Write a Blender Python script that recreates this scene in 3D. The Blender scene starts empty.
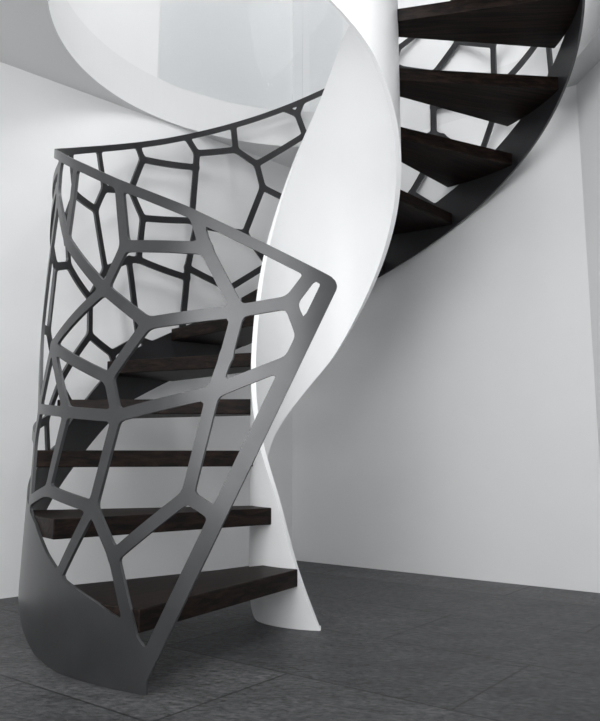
import bpy, bmesh, math, random
import numpy as np
from mathutils import Vector

random.seed(23)
C = bpy.context.scene.collection
rad = math.radians

# ---------------------------------------------------------------- camera
FPX = 755.0; PX, PY = 298.0, 336.0
TILT = rad(9.0); YAW = rad(2.3)
CAM = np.array([0.0, -2.75, 0.54])
cam_d = bpy.data.cameras.new("camera"); cam = bpy.data.objects.new("camera", cam_d); C.objects.link(cam)
cam_d.sensor_fit = 'HORIZONTAL'; cam_d.sensor_width = 36; cam_d.lens = FPX / 600 * 36
cam_d.shift_y = -(360.5 - PY) / 600
cam_d.shift_x = (300 - PX) / 600
cam.location = CAM.tolist(); cam.rotation_euler = (rad(90) + TILT, 0, YAW)
bpy.context.scene.camera = cam
cy_, sy_ = math.cos(YAW), math.sin(YAW); ct, st = math.cos(TILT), math.sin(TILT)
RV = np.array([cy_, sy_, 0]); FV = np.array([-sy_ * ct, cy_ * ct, st]); UV = np.array([sy_ * st, -cy_ * st, ct])

# ---------------------------------------------------------------- stair profile functions
def Rout(z, th=0):
    return 0.955 + 0.040 * np.clip((1.3 - z) / 1.3, 0, 1) + .034 * np.clip((175 - np.asarray(th)) / 55., 0, 1)
RIN = 0.274
STEP = 21.3; TH0 = 26.0
def tread_z(k): return 0.187 * k - 0.004
def helix(th): return 0.18 * ((th - 30) / 22.0 + 1) - 0.02
TOPX = [-5, 0, 21, 35, 45, 60, 85, 128, 180, 270, 330]
TOPZ = [.91, .965, 1.165, 1.283, 1.372, 1.50, 1.685, 2.02, 2.44, 3.17, 3.65]
def top(th): return np.interp(th, TOPX, TOPZ)
LOWX = [-5, 42, 50, 57, 65, 75, 88, 100, 120, 140, 200, 330]
LOWZ = [0, 0, .018, .055, .115, .205, .34, .49, .77, helix(140) - .12, helix(200) - .10, helix(330) - .09]
def low(th): return np.interp(th, LOWX, LOWZ)
def band(th): return np.interp(th, [150, 200], [.225, .185])

def hit(px, py):
    """first point of a viewing line on the balustrade surface -> (theta deg, z)"""
    d = FV + RV * (px - PX) / FPX + UV * (PY - py) / FPX
    ts = np.linspace(1.2, 4.5, 6000)
    P = CAM[None, :] + d[None, :] * ts[:, None]
    th = np.degrees(np.arctan2(-P[:, 0], -P[:, 1]))
    g = np.hypot(P[:, 0], P[:, 1]) - Rout(P[:, 2], np.abs(th))
    i = np.where(g < 0)[0]
    i = i[0] if len(i) else int(np.argmin(g))
    return float(th[i]), float(P[i, 2])

# ---------------------------------------------------------------- materials
def nmat(name, col, rough=.5, metal=0.0, noise=None, bump=0.0, scale=20, spec=.5):
    m = bpy.data.materials.new(name); m.use_nodes = True
    nt = m.node_tree; b = nt.nodes["Principled BSDF"]
    b.inputs["Roughness"].default_value = rough; b.inputs["Metallic"].default_value = metal
    b.inputs["Specular IOR Level"].default_value = spec
    tc = nt.nodes.new("ShaderNodeTexCoord"); n = nt.nodes.new("ShaderNodeTexNoise")
    n.inputs["Scale"].default_value = scale; n.inputs["Detail"].default_value = 6
    nt.links.new(tc.outputs["Object"], n.inputs["Vector"])
    r = nt.nodes.new("ShaderNodeValToRGB")
    a = noise if noise else .04
    r.color_ramp.elements[0].color = [c * (1 - a) for c in col] + [1]
    r.color_ramp.elements[1].color = [min(1, c * (1 + a)) for c in col] + [1]
    r.color_ramp.elements[0].position = .3; r.color_ramp.elements[1].position = .7
    nt.links.new(n.outputs["Fac"], r.inputs["Fac"]); nt.links.new(r.outputs["Color"], b.inputs["Base Color"])
    if bump:
        bp = nt.nodes.new("ShaderNodeBump"); bp.inputs["Strength"].default_value = bump
        bp.inputs["Distance"].default_value = .002
        nt.links.new(n.outputs["Fac"], bp.inputs["Height"]); nt.links.new(bp.outputs["Normal"], b.inputs["Normal"])
    return m
M_wall = nmat("white_plaster", (.78, .785, .79), .85, noise=.015, bump=.05, scale=3)
M_ceil = nmat("ceiling_plaster", (.73, .735, .74), .9, noise=.01, scale=3)
M_white = nmat("white_lacquered_steel", (.87, .875, .88), .35, noise=.01, scale=3)
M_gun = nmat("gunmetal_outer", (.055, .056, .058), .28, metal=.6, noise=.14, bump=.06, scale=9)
M_gun_shade = nmat("gunmetal_inner_shade", (.013, .013, .015), .5, metal=.2, noise=.15, scale=9)  # same metal in a darker colour: shade of the unlit inner face painted in
M_rim = nmat("gunmetal_cut_edge", (.075, .077, .08), .4, metal=.3, noise=.1, scale=9)

def wood():
    m = bpy.data.materials.new("espresso_wood"); m.use_nodes = True
    nt = m.node_tree; b = nt.nodes["Principled BSDF"]
    tc = nt.nodes.new("ShaderNodeTexCoord"); mp = nt.nodes.new("ShaderNodeMapping")
    mp.inputs["Scale"].default_value = (1.3, 26, 26)
    n = nt.nodes.new("ShaderNodeTexNoise"); n.inputs["Scale"].default_value = 3; n.inputs["Detail"].default_value = 10
    n.inputs["Roughness"].default_value = .65; n.inputs["Distortion"].default_value = .4
    r = nt.nodes.new("ShaderNodeValToRGB")
    r.color_ramp.elements[0].color = (.0025, .0016, .0013, 1); r.color_ramp.elements[1].color = (.026, .0145, .0106, 1)
    r.color_ramp.elements[0].position = .40; r.color_ramp.elements[1].position = .70
    nt.links.new(tc.outputs["Object"], mp.inputs["Vector"]); nt.links.new(mp.outputs["Vector"], n.inputs["Vector"])
    nt.links.new(n.outputs["Fac"], r.inputs["Fac"]); nt.links.new(r.outputs["Color"], b.inputs["Base Color"])
    b.inputs["Roughness"].default_value = .5; b.inputs["Specular IOR Level"].default_value = .15
    bp = nt.nodes.new("ShaderNodeBump"); bp.inputs["Strength"].default_value = .3; bp.inputs["Distance"].default_value = .002
    nt.links.new(n.outputs["Fac"], bp.inputs["Height"]); nt.links.new(bp.outputs["Normal"], b.inputs["Normal"])
    return m
M_wood = wood()

def slate(angle):
    m = bpy.data.materials.new("slate_tiles"); m.use_nodes = True
    nt = m.node_tree; b = nt.nodes["Principled BSDF"]
    tc = nt.nodes.new("ShaderNodeTexCoord"); mp = nt.nodes.new("ShaderNodeMapping")
    mp.inputs["Rotation"].default_value = (0, 0, angle); mp.inputs["Location"].default_value = (.1, .22, 0)
    br = nt.nodes.new("ShaderNodeTexBrick"); br.offset = .5
    br.inputs["Scale"].default_value = 1; br.inputs["Brick Width"].default_value = .9; br.inputs["Row Height"].default_value = .45
    br.inputs["Mortar Size"].default_value = .004; br.inputs["Mortar Smooth"].default_value = .3
    br.inputs["Color1"].default_value = (.050, .051, .053, 1); br.inputs["Color2"].default_value = (.086, .087, .089, 1)
    br.inputs["Mortar"].default_value = (.020, .020, .021, 1)
    mp2 = nt.nodes.new("ShaderNodeMapping"); mp2.inputs["Rotation"].default_value = (0, 0, angle); mp2.inputs["Scale"].default_value = (1, 1.8, 1)
    def noise(sc, lo, hi, p0, p1):
        n = nt.nodes.new("ShaderNodeTexNoise"); n.inputs["Scale"].default_value = sc; n.inputs["Detail"].default_value = 12
        n.inputs["Roughness"].default_value = .78
        r = nt.nodes.new("ShaderNodeValToRGB")
        r.color_ramp.elements[0].color = (lo, lo, lo, 1); r.color_ramp.elements[1].color = (hi, hi, hi, 1)
        r.color_ramp.elements[0].position = p0; r.color_ramp.elements[1].position = p1
        nt.links.new(mp2.outputs["Vector"], n.inputs["Vector"]); nt.links.new(n.outputs["Fac"], r.inputs["Fac"])
        return n, r
    n, r = noise(42, .25, 1.85, .38, .64)
    n2, r2 = noise(5, .62, 1.38, .36, .64)
    L = nt.links.new
    mx = nt.nodes.new("ShaderNodeMixRGB"); mx.blend_type = 'MULTIPLY'; mx.inputs[0].default_value = 1
    mx2 = nt.nodes.new("ShaderNodeMixRGB"); mx2.blend_type = 'MULTIPLY'; mx2.inputs[0].default_value = 1
    L(tc.outputs["Object"], mp.inputs["Vector"]); L(mp.outputs["Vector"], br.inputs["Vector"])
    L(tc.outputs["Object"], mp2.inputs["Vector"])
    L(br.outputs["Color"], mx.inputs[1]); L(r.outputs["Color"], mx.inputs[2])
    L(mx.outputs[0], mx2.inputs[1]); L(r2.outputs["Color"], mx2.inputs[2])
    L(mx2.outputs[0], b.inputs["Base Color"])
    b.inputs["Roughness"].default_value = .5; b.inputs["Specular IOR Level"].default_value = .38
    bp = nt.nodes.new("ShaderNodeBump"); bp.inputs["Strength"].default_value = .7; bp.inputs["Distance"].default_value = .006
    L(n.outputs["Fac"], bp.inputs["Height"]); L(bp.outputs["Normal"], b.inputs["Normal"])
    return m

# ---------------------------------------------------------------- shell builder
def build_shell(name, pts, polys, Rf, thick, mats):
    n = len(pts)
    co = []
    for layer in (0, 1):
        for th, z in pts:
            r = float(Rf(z, th)) - thick * layer; a = rad(th)
            co.append((-r * math.sin(a), -r * math.cos(a), z))
    faces = []; mi = []
    ecount = {}
    for p in polys:
        faces.append(tuple(p)); mi.append(0)
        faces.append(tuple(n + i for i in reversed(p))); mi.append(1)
        for a, b in zip(p, p[1:] + p[:1]):
            k = (a, b) if a < b else (b, a)
            ecount.setdefault(k, []).append((a, b))
    for k, l in ecount.items():
        if len(l) == 1:
            a, b = l[0]
            faces.append((b, a, n + a, n + b)); mi.append(2)
    me = bpy.data.meshes.new(name); me.from_pydata(co, [], faces)
    for m in mats: me.materials.append(m)
    me.polygons.foreach_set("material_index", mi)
    me.update()
    bm = bmesh.new(); bm.from_mesh(me)
    bmesh.ops.recalc_face_normals(bm, faces=bm.faces[:])
    bm.to_mesh(me); bm.free()
    me.polygons.foreach_set("use_smooth", [True] * len(me.polygons))
    me.set_sharp_from_angle(angle=rad(40))
    ob = bpy.data.objects.new(name, me); C.objects.link(ob)
    return ob

# ---------------------------------------------------------------- lattice graph
def U(th): return rad(th) * 0.97
N = dict(T0b=(316, 268), T2=(194, 211), T3=(118, 180), T4=(76, 160),
         a=(124, 246), b=(205, 248), c=(104, 289), d=(147, 323), e=(238, 311), f=(290, 302), R2=(318, 322), R4=(302, 334),
         g=(52, 346), h=(108, 378), i=(116, 416), ej=(226, 356), j=(213, 392), k=(288, 362),
         l=(187, 496), R3=(226, 522), m=(92, 507), n=(113, 556), o=(130, 632), p=(56, 580), q=(47, 490), s=(66, 412), w=(66, 240))
NT = {}
for kk, (x, y) in N.items():
    th, z = hit(x, y); NT[kk] = (U(th), z)
E = "T3-a T2-b a-b a-c b-e c-d d-e c-g g-h d-h h-i e-ej ej-j i-j j-k e-f f-R4 f-T0b i-m j-l l-R3 m-n n-l n-o m-p i-s s-g m-q q-s c-w w-T4".split()
segs = [(NT[x.split('-')[0]], NT[x.split('-')[1]], .0155) for x in E]

ghost_px = [(165, 225), (265, 270), (95, 225), (170, 285), (190, 350), (270, 340), (80, 330), (160, 450), (235, 440), (150, 525), (75, 460), (85, 395), (75, 520), (55, 300)]
ghosts = [(U(hit(x, y)[0]), hit(x, y)[1]) for x, y in ghost_px]
rear = []
tries = 0
while tries < 9000:
    tries += 1
    th = random.uniform(74, 345); z = random.uniform(float(low(th)) + .10, float(top(th)) + .14)
    md = .235 + .12 * random.random() ** 2
    p = (U(th), z)
    if all((p[0] - q[0]) ** 2 + (p[1] - q[1]) ** 2 > md * md for q in rear) and \
       all((p[0] - q[0]) ** 2 + (p[1] - q[1]) ** 2 > .18 ** 2 for q in ghosts): rear.append(p)
seeds = ghosts + rear; ng = len(ghosts)
def cell(i):
    x0, y0 = seeds[i]
    poly = [((x0 - .8, y0 - .8), -1), ((x0 + .8, y0 - .8), -1), ((x0 + .8, y0 + .8), -1), ((x0 - .8, y0 + .8), -1)]
    for j, (x1, y1) in enumerate(seeds):
        if j == i or abs(x1 - x0) > 1.2: continue
        mx, my = (x0 + x1) / 2, (y0 + y1) / 2; nx, ny = x1 - x0, y1 - y0
        def s(p): return (p[0] - mx) * nx + (p[1] - my) * ny
        out = []
        for q in range(len(poly)):
            (p, lb), (p2, _) = poly[q], poly[(q + 1) % len(poly)]
            a, b = s(p), s(p2)
            if a <= 0: out.append((p, lb))
            if (a <= 0) != (b <= 0):
                t = a / (a - b); ip = (p[0] + t * (p2[0] - p[0]), p[1] + t * (p2[1] - p[1]))
                out.append((ip, j if a <= 0 else lb))
        poly = out
        if not poly: return []
    return poly
# pull the cell corners about (same shift for every bar that meets there) so the web is less regular
def warp(p):
    k = (round(p[0] * 200), round(p[1] * 200))
    if p[0] < U(82): return p
    return (p[0] + .030 * math.sin(k[0] * .19 + k[1] * .083) + .018 * math.sin(k[1] * .31),
            p[1] + .030 * math.sin(k[1] * .17 - k[0] * .11) + .018 * math.sin(k[0] * .27))
vverts = []
for i in range(ng, len(seeds)):
    poly = cell(i)
    for q in range(len(poly)):
        (p, lb), (p2, _) = poly[q], poly[(q + 1) % len(poly)]
        if lb >= 0 and (lb < ng or lb > i):
            p, p2 = warp(p), warp(p2)
            segs.append((p, p2, .0150)); vverts += [p, p2]
for nm in ("w", "g", "s", "q"):
    p = NT[nm]
    v = min(vverts, key=lambda t: (t[0] - p[0]) ** 2 + (t[1] - p[1]) ** 2)
    segs.append((p, v, .0145))

tE = [hit(342 + (146 - 342) * t, 278 + (682 - 278) * t) for t in np.linspace(0, 1, 14)]
zE = np.array([p[1] for p in tE]); thE = np.array([p[0] for p in tE])
o_ = np.argsort(zE); zE = zE[o_]; thE = thE[o_]
SP = [hit(x, y) for x, y in [(160, 664), (144, 648), (126, 623), (92, 600), (64, 580), (46, 553), (35, 524)]]
sx = [p[0] for p in SP]; sz = [p[1] for p in SP]
sx = sx + [92, 110]; sz = sz + [float(low(92)) + .19, float(low(110)) + .225]
oo = np.argsort(sx); sx = np.array(sx)[oo]; sz = np.array(sz)[oo]

TH = np.arange(-4, 326, .43); NV = 180
V = np.linspace(0, 1, NV)
TG, VG = np.meshgrid(TH, V, indexing='ij')
LG = low(TG); PG = top(TG); ZG = LG + VG * (PG - LG); UG = np.radians(TG) * .97
KS = .0030
acc = np.zeros_like(ZG)
US = np.radians(TH) * .97
def con(d): return np.exp(-np.clip(d, -.05, .25) / KS)
for (a, b, hw) in segs:
    ax, ay = a; bx, by = b
    i0 = np.searchsorted(US, min(ax, bx) - .15); i1 = np.searchsorted(US, max(ax, bx) + .15)
    if i1 <= i0: continue
    uu = UG[i0:i1]; zz = ZG[i0:i1]
    dx, dy = bx - ax, by - ay; L2 = dx * dx + dy * dy + 1e-9
    t = np.clip(((uu - ax) * dx + (zz - ay) * dy) / L2, 0, 1)
    d = np.hypot(uu - ax - t * dx, zz - ay - t * dy) - hw
    acc[i0:i1] += con(d)
f_top = (PG - ZG) * .92 - .027
st_th = np.interp(ZG, zE, thE)
f_edge_dom = (st_th - TG) * math.pi / 180 * .97 * .80
f_edge = -f_edge_dom - .034
f_sol = (ZG - np.where(TG < sx[-1], np.interp(TG, sx, sz), LG + band(TG))) * .8
for f in (f_top, f_edge, f_sol): acc += con(f)
F = -KS * np.log(acc + 1e-30)
F = np.maximum(F, f_edge_dom)
rr = .022
ca = f_edge_dom + rr; cb = (ZG - PG) * .92 + rr
F = np.maximum(F, np.where((ca > 0) & (cb > 0), np.hypot(ca, cb) - rr, -1))

pts = []; pid = {}; polys = []
def gp(i, j):
    k = (i, j)
    if k not in pid: pid[k] = len(pts); pts.append((float(TG[i, j]), float(ZG[i, j])))
    return pid[k]
def ep(a, b):
    k = (a, b) if a < b else (b, a)
    if k not in pid:
        fa, fb = F[k[0]], F[k[1]]; t = float(fa / (fa - fb)); t = min(max(t, .02), .98)
        pid[k] = len(pts)
        pts.append((float(TG[k[0]] * (1 - t) + TG[k[1]] * t), float(ZG[k[0]] * (1 - t) + ZG[k[1]] * t)))
    return pid[k]
INS = F < 0
nI, nJ = F.shape
for i in range(nI - 1):
    for j in range(nJ - 1):
        cs = ((i, j), (i + 1, j), (i + 1, j + 1), (i, j + 1))
        s = [INS[c] for c in cs]
        if not any(s): continue
        if all(s): polys.append([gp(*c) for c in cs]); continue
        pl = []
        for q in range(4):
            a, b = cs[q], cs[(q + 1) % 4]
            if s[q]: pl.append(gp(*a))
            if s[q] != s[(q + 1) % 4]: pl.append(ep(a, b))
        if len(pl) >= 3: polys.append(pl)

root = bpy.data.objects.new("spiral_staircase", None); C.objects.link(root)
root["label"] = "spiral staircase, dark wood treads, grey lattice balustrade, white ribbon stringer"
root["category"] = "staircase"
bal = build_shell("balustrade", pts, polys, Rout, .009, [M_gun, M_gun_shade, M_rim])
bal.parent = root; bal["label"] = "dark grey steel balustrade cut in an irregular web pattern"

# ---------------------------------------------------------------- inner ribbon
RLX = [6, 66, 90, 125, 185, 270, 323, 362, 420]
RLZ = [0, 0, .20, .60, .93, 1.595, 1.965, 2.17, 2.55]
RTX = [6, 24, 37, 62, 80, 95, 112, 154, 180, 192, 230, 300, 420]
RTZ = [.0, .20, .40, .62, .80, .98, 1.25, 1.80, 2.10, 2.27, 2.62, 3.25, 4.2]
def smooth_interp(xs, ys, step=1.0, it=14):
    X = np.arange(xs[0], xs[-1] + step, step); Y = np.interp(X, xs, ys)
    for _ in range(it * 4):
        Y[1:-1] = (Y[:-2] + 2 * Y[1:-1] + Y[2:]) / 4
    return X, Y
X, YT = smooth_interp(RTX, RTZ); X2, YL = smooth_interp(RLX, RLZ)
YT[0] = .012
rp = []; rpol = []; NR = 8
for i in range(len(X)):
    for j in range(NR + 1):
        rp.append((float(X[i]), float(YL[i] + (max(YT[i], YL[i] + .012) - YL[i]) * j / NR)))
for i in range(len(X) - 1):
    for j in range(NR):
        a = i * (NR + 1) + j; rpol.append([a, a + NR + 1, a + NR + 2, a + 1])
rib = build_shell("inner_stringer", rp, rpol, lambda z, th: RIN + .008, .018, [M_white] * 3)
rib.parent = root; rib["label"] = "white lacquered steel ribbon twisting around the stair core"

# ---------------------------------------------------------------- treads
for k in range(1, 15):
    th0 = TH0 + STEP * (k - 1); th1 = th0 + 22.5
    if k == 1: th1 = th0 + 25
    z1 = tread_z(k); z0 = z1 - .054
    ri = RIN + .006
    bm = bmesh.new(); ring = []
    nn = 10
    for q in range(nn + 1):
        tq = th0 + (th1 - th0) * q / nn; a = rad(tq)
        ro = float(Rout(z1, tq)) - .007
        ring.append((-ro * math.sin(a), -ro * math.cos(a)))
    for q in range(6 + 1):
        t0i = th0 - (5 if k < 3 else 0)
        a = rad(th1 - (th1 - t0i) * q / 6); ring.append((-ri * math.sin(a), -ri * math.cos(a)))
    am = rad((th0 + th1) / 2); ex = np.array([-math.sin(am), -math.cos(am)]); ey = np.array([-ex[1], ex[0]])
    loc = [(p[0] * ex[0] + p[1] * ex[1], p[0] * ey[0] + p[1] * ey[1]) for p in ring]
    lo = [bm.verts.new((p[0], p[1], z0)) for p in loc]; hi = [bm.verts.new((p[0], p[1], z1)) for p in loc]
    bm.faces.new(lo); bm.faces.new(hi)
    for q in range(len(ring)):
        r2 = (q + 1) % len(ring); bm.faces.new((lo[q], lo[r2], hi[r2], hi[q]))
    bmesh.ops.recalc_face_normals(bm, faces=bm.faces[:])
    sharp = [e for e in bm.edges if len(e.link_faces) == 2 and e.calc_face_angle() > rad(40)]
    bmesh.ops.bevel(bm, geom=sharp, offset=.003, segments=2, profile=.5, affect='EDGES')
    me = bpy.data.meshes.new("stair_tread"); bm.to_mesh(me); bm.free()
    me.materials.append(M_wood)
    o = bpy.data.objects.new("stair_tread", me); C.objects.link(o)
    o.rotation_euler = (0, 0, math.atan2(ex[1], ex[0]))
    o.parent = root

# ---------------------------------------------------------------- room
def world(Xc, Zc):
    return np.array([CAM[0] + Xc * cy_ - Zc * sy_, CAM[1] + Xc * sy_ + Zc * cy_])
def dirw(v):
    p = world(v[0], v[1]) - world(0, 0); return p / np.linalg.norm(p)
aL = rad(44.4); aR = rad(38)
nL = dirw((-math.sin(aL), math.cos(aL))); nR = dirw((math.sin(aR), math.cos(aR)))
dL, dR = 1.055, .968
Cn = np.linalg.solve(np.array([nL, nR]), np.array([dL, dR]))
tL = dirw((-math.cos(aL), -math.sin(aL))); tR = dirw((math.cos(aR), -math.sin(aR)))
LW = 5.5
HT = 4.4; ZC = 2.15; SL = .20
def box_wall(name, p0, p1, nrm, z0, z1, t=.15, mat=M_wall):
    q0 = p0 + nrm * t; q1 = p1 + nrm * t
    v = [(*p0, z0), (*p1, z0), (*q1, z0), (*q0, z0), (*p0, z1), (*p1, z1), (*q1, z1), (*q0, z1)]
    f = [(0, 1, 2, 3), (4, 5, 6, 7), (0, 1, 5, 4), (1, 2, 6, 5), (2, 3, 7, 6), (3, 0, 4, 7)]
    me = bpy.data.meshes.new(name); me.from_pydata([tuple(map(float, a)) for a in v], [], f)
    bm = bmesh.new(); bm.from_mesh(me); bmesh.ops.recalc_face_normals(bm, faces=bm.faces[:]); bm.to_mesh(me); bm.free()
    me.materials.append(mat); o = bpy.data.objects.new(name, me); C.objects.link(o); o["kind"] = "structure"; return o
rx = dirw((.394, 1.0))
cam2 = np.array([CAM[0], CAM[1]])
s_ = (dR - cam2 @ nR) / (rx @ nR); K2 = cam2 + rx * s_
fE = dirw((.10, -1.0)); nE = dirw((1.0, .10))
box_wall("wall_left", Cn, Cn + tL * LW, nL, 0, HT)
box_wall("wall_right", Cn, K2, nR, 0, HT)
box_wall("wall_side", K2, K2 + fE * 2.0, nE, 0, HT)
A = Cn + tL * LW; B = Cn + tR * LW; D = A + tR * LW
def slab(name, poly, z0, z1, mat):
    n = len(poly); v = [(float(p[0]), float(p[1]), z0) for p in poly] + [(float(p[0]), float(p[1]), z1) for p in poly]
    f = [tuple(range(n)), tuple(range(n, 2 * n))] + [(i, (i + 1) % n, n + (i + 1) % n, n + i) for i in range(n)]
    me = bpy.data.meshes.new(name); me.from_pydata(v, [], f)
    bm = bmesh.new(); bm.from_mesh(me); bmesh.ops.recalc_face_normals(bm, faces=bm.faces[:]); bm.to_mesh(me); bm.free()
    me.materials.append(mat); o = bpy.data.objects.new(name, me); C.objects.link(o); o["kind"] = "structure"; return o
M_floor = slate(-math.atan2(tR[1], tR[0]))
slab("floor", [Cn, B, D, A], -.1, 0, M_floor)
slab("ceiling_upper", [Cn, B, D, A], HT, HT + .1, M_ceil)
RH = 1.04
def bound(a):
    d = np.array([-math.sin(a), -math.cos(a)]); best = 1e9
    for nrm, base in ((nL, Cn), (nR, Cn), (-nL, B), (-nR, A)):
        dp = float(d @ nrm); dist = float(base @ nrm)
        if dp > 1e-6: best = min(best, dist / dp)
    return best - .0005
angs = [rad(x) for x in np.arange(0, 360, 2)]
for P in (Cn, A, B, D): angs.append(math.atan2(-P[0], -P[1]) % (2 * math.pi))
angs.sort()
v = []; f = []
for a in angs:
    ro = bound(a); ri = min(RH, ro)
    for r, z in ((ri, ZC), (ro, ZC), (ro, ZC + SL), (ri, ZC + SL)):
        v.append((-r * math.sin(a), -r * math.cos(a), z))
n = len(angs)
for i in range(n):
    j = (i + 1) % n
    for q in range(4):
        q2 = (q + 1) % 4
        f.append((4 * i + q, 4 * j + q, 4 * j + q2, 4 * i + q2))
me = bpy.data.meshes.new("ceiling"); me.from_pydata(v, [], f)
bm = bmesh.new(); bm.from_mesh(me); bmesh.ops.remove_doubles(bm, verts=bm.verts[:], dist=1e-5)
bmesh.ops.recalc_face_normals(bm, faces=bm.faces[:]); bm.to_mesh(me); bm.free()
me.materials.append(M_ceil); ce = bpy.data.objects.new("ceiling", me); C.objects.link(ce); ce["kind"] = "structure"

def ring(name, t0, t1, z0, z1, r, thick, mats):
    X = np.arange(t0, t1 + .01, 1.0); p = []; pl = []
    for x in X: p += [(float(x), z0), (float(x), z1)]
    for i in range(len(X) - 1): pl.append([2 * i, 2 * i + 2, 2 * i + 3, 2 * i + 1])
    return build_shell(name, p, pl, lambda z, th: r, thick, mats)
o = ring("wall_curved", 20, 128, ZC + SL, HT - .01, RH + .012, .012, [M_wall] * 3); o["kind"] = "structure"
M_glass = bpy.data.materials.new("clear_glass"); M_glass.use_nodes = True
b = M_glass.node_tree.nodes["Principled BSDF"]; b.inputs["Transmission Weight"].default_value = 1
b.inputs["Base Color"].default_value = (.96, .97, .975, 1); b.inputs["Roughness"].default_value = .0; b.inputs["IOR"].default_value = 1.08
for t0, t1 in ((129, 173), (175, 185)):
    g = ring("glass_guard_panel", t0, t1, ZC + SL, ZC + SL + 1.0, RH + .008, .010, [M_glass] * 3)
    g["label"] = "curved clear glass guard panel standing on the slab edge"; g["category"] = "glass railing"; g["group"] = "glass guard around the stair opening"

# ---------------------------------------------------------------- light
w = bpy.data.worlds.new("world"); bpy.context.scene.world = w; w.use_nodes = True
w.node_tree.nodes["Background"].inputs[0].default_value = (.97, .985, 1, 1)
w.node_tree.nodes["Background"].inputs[1].default_value = 1.45
def area(name, loc, target, size, power):
    ld = bpy.data.lights.new(name, 'AREA'); ld.size = size; ld.energy = power; ld.shape = 'DISK'
    o = bpy.data.objects.new(name, ld); C.objects.link(o); o.location = loc
    o.rotation_euler = (Vector(target) - Vector(loc)).to_track_quat('-Z', 'Y').to_euler(); return o
area("left_fill_light", (-1.6, -3.4, 1.7), (.2, 0, 1.1), 2.6, 80)  # added area light giving direction from the left, no actual window
area("upstairs_light", (.2, -1.2, 4.2), (0, .3, 2.2), 2.0, 100)
vs = bpy.context.scene.view_settings
vs.view_transform = 'Standard'
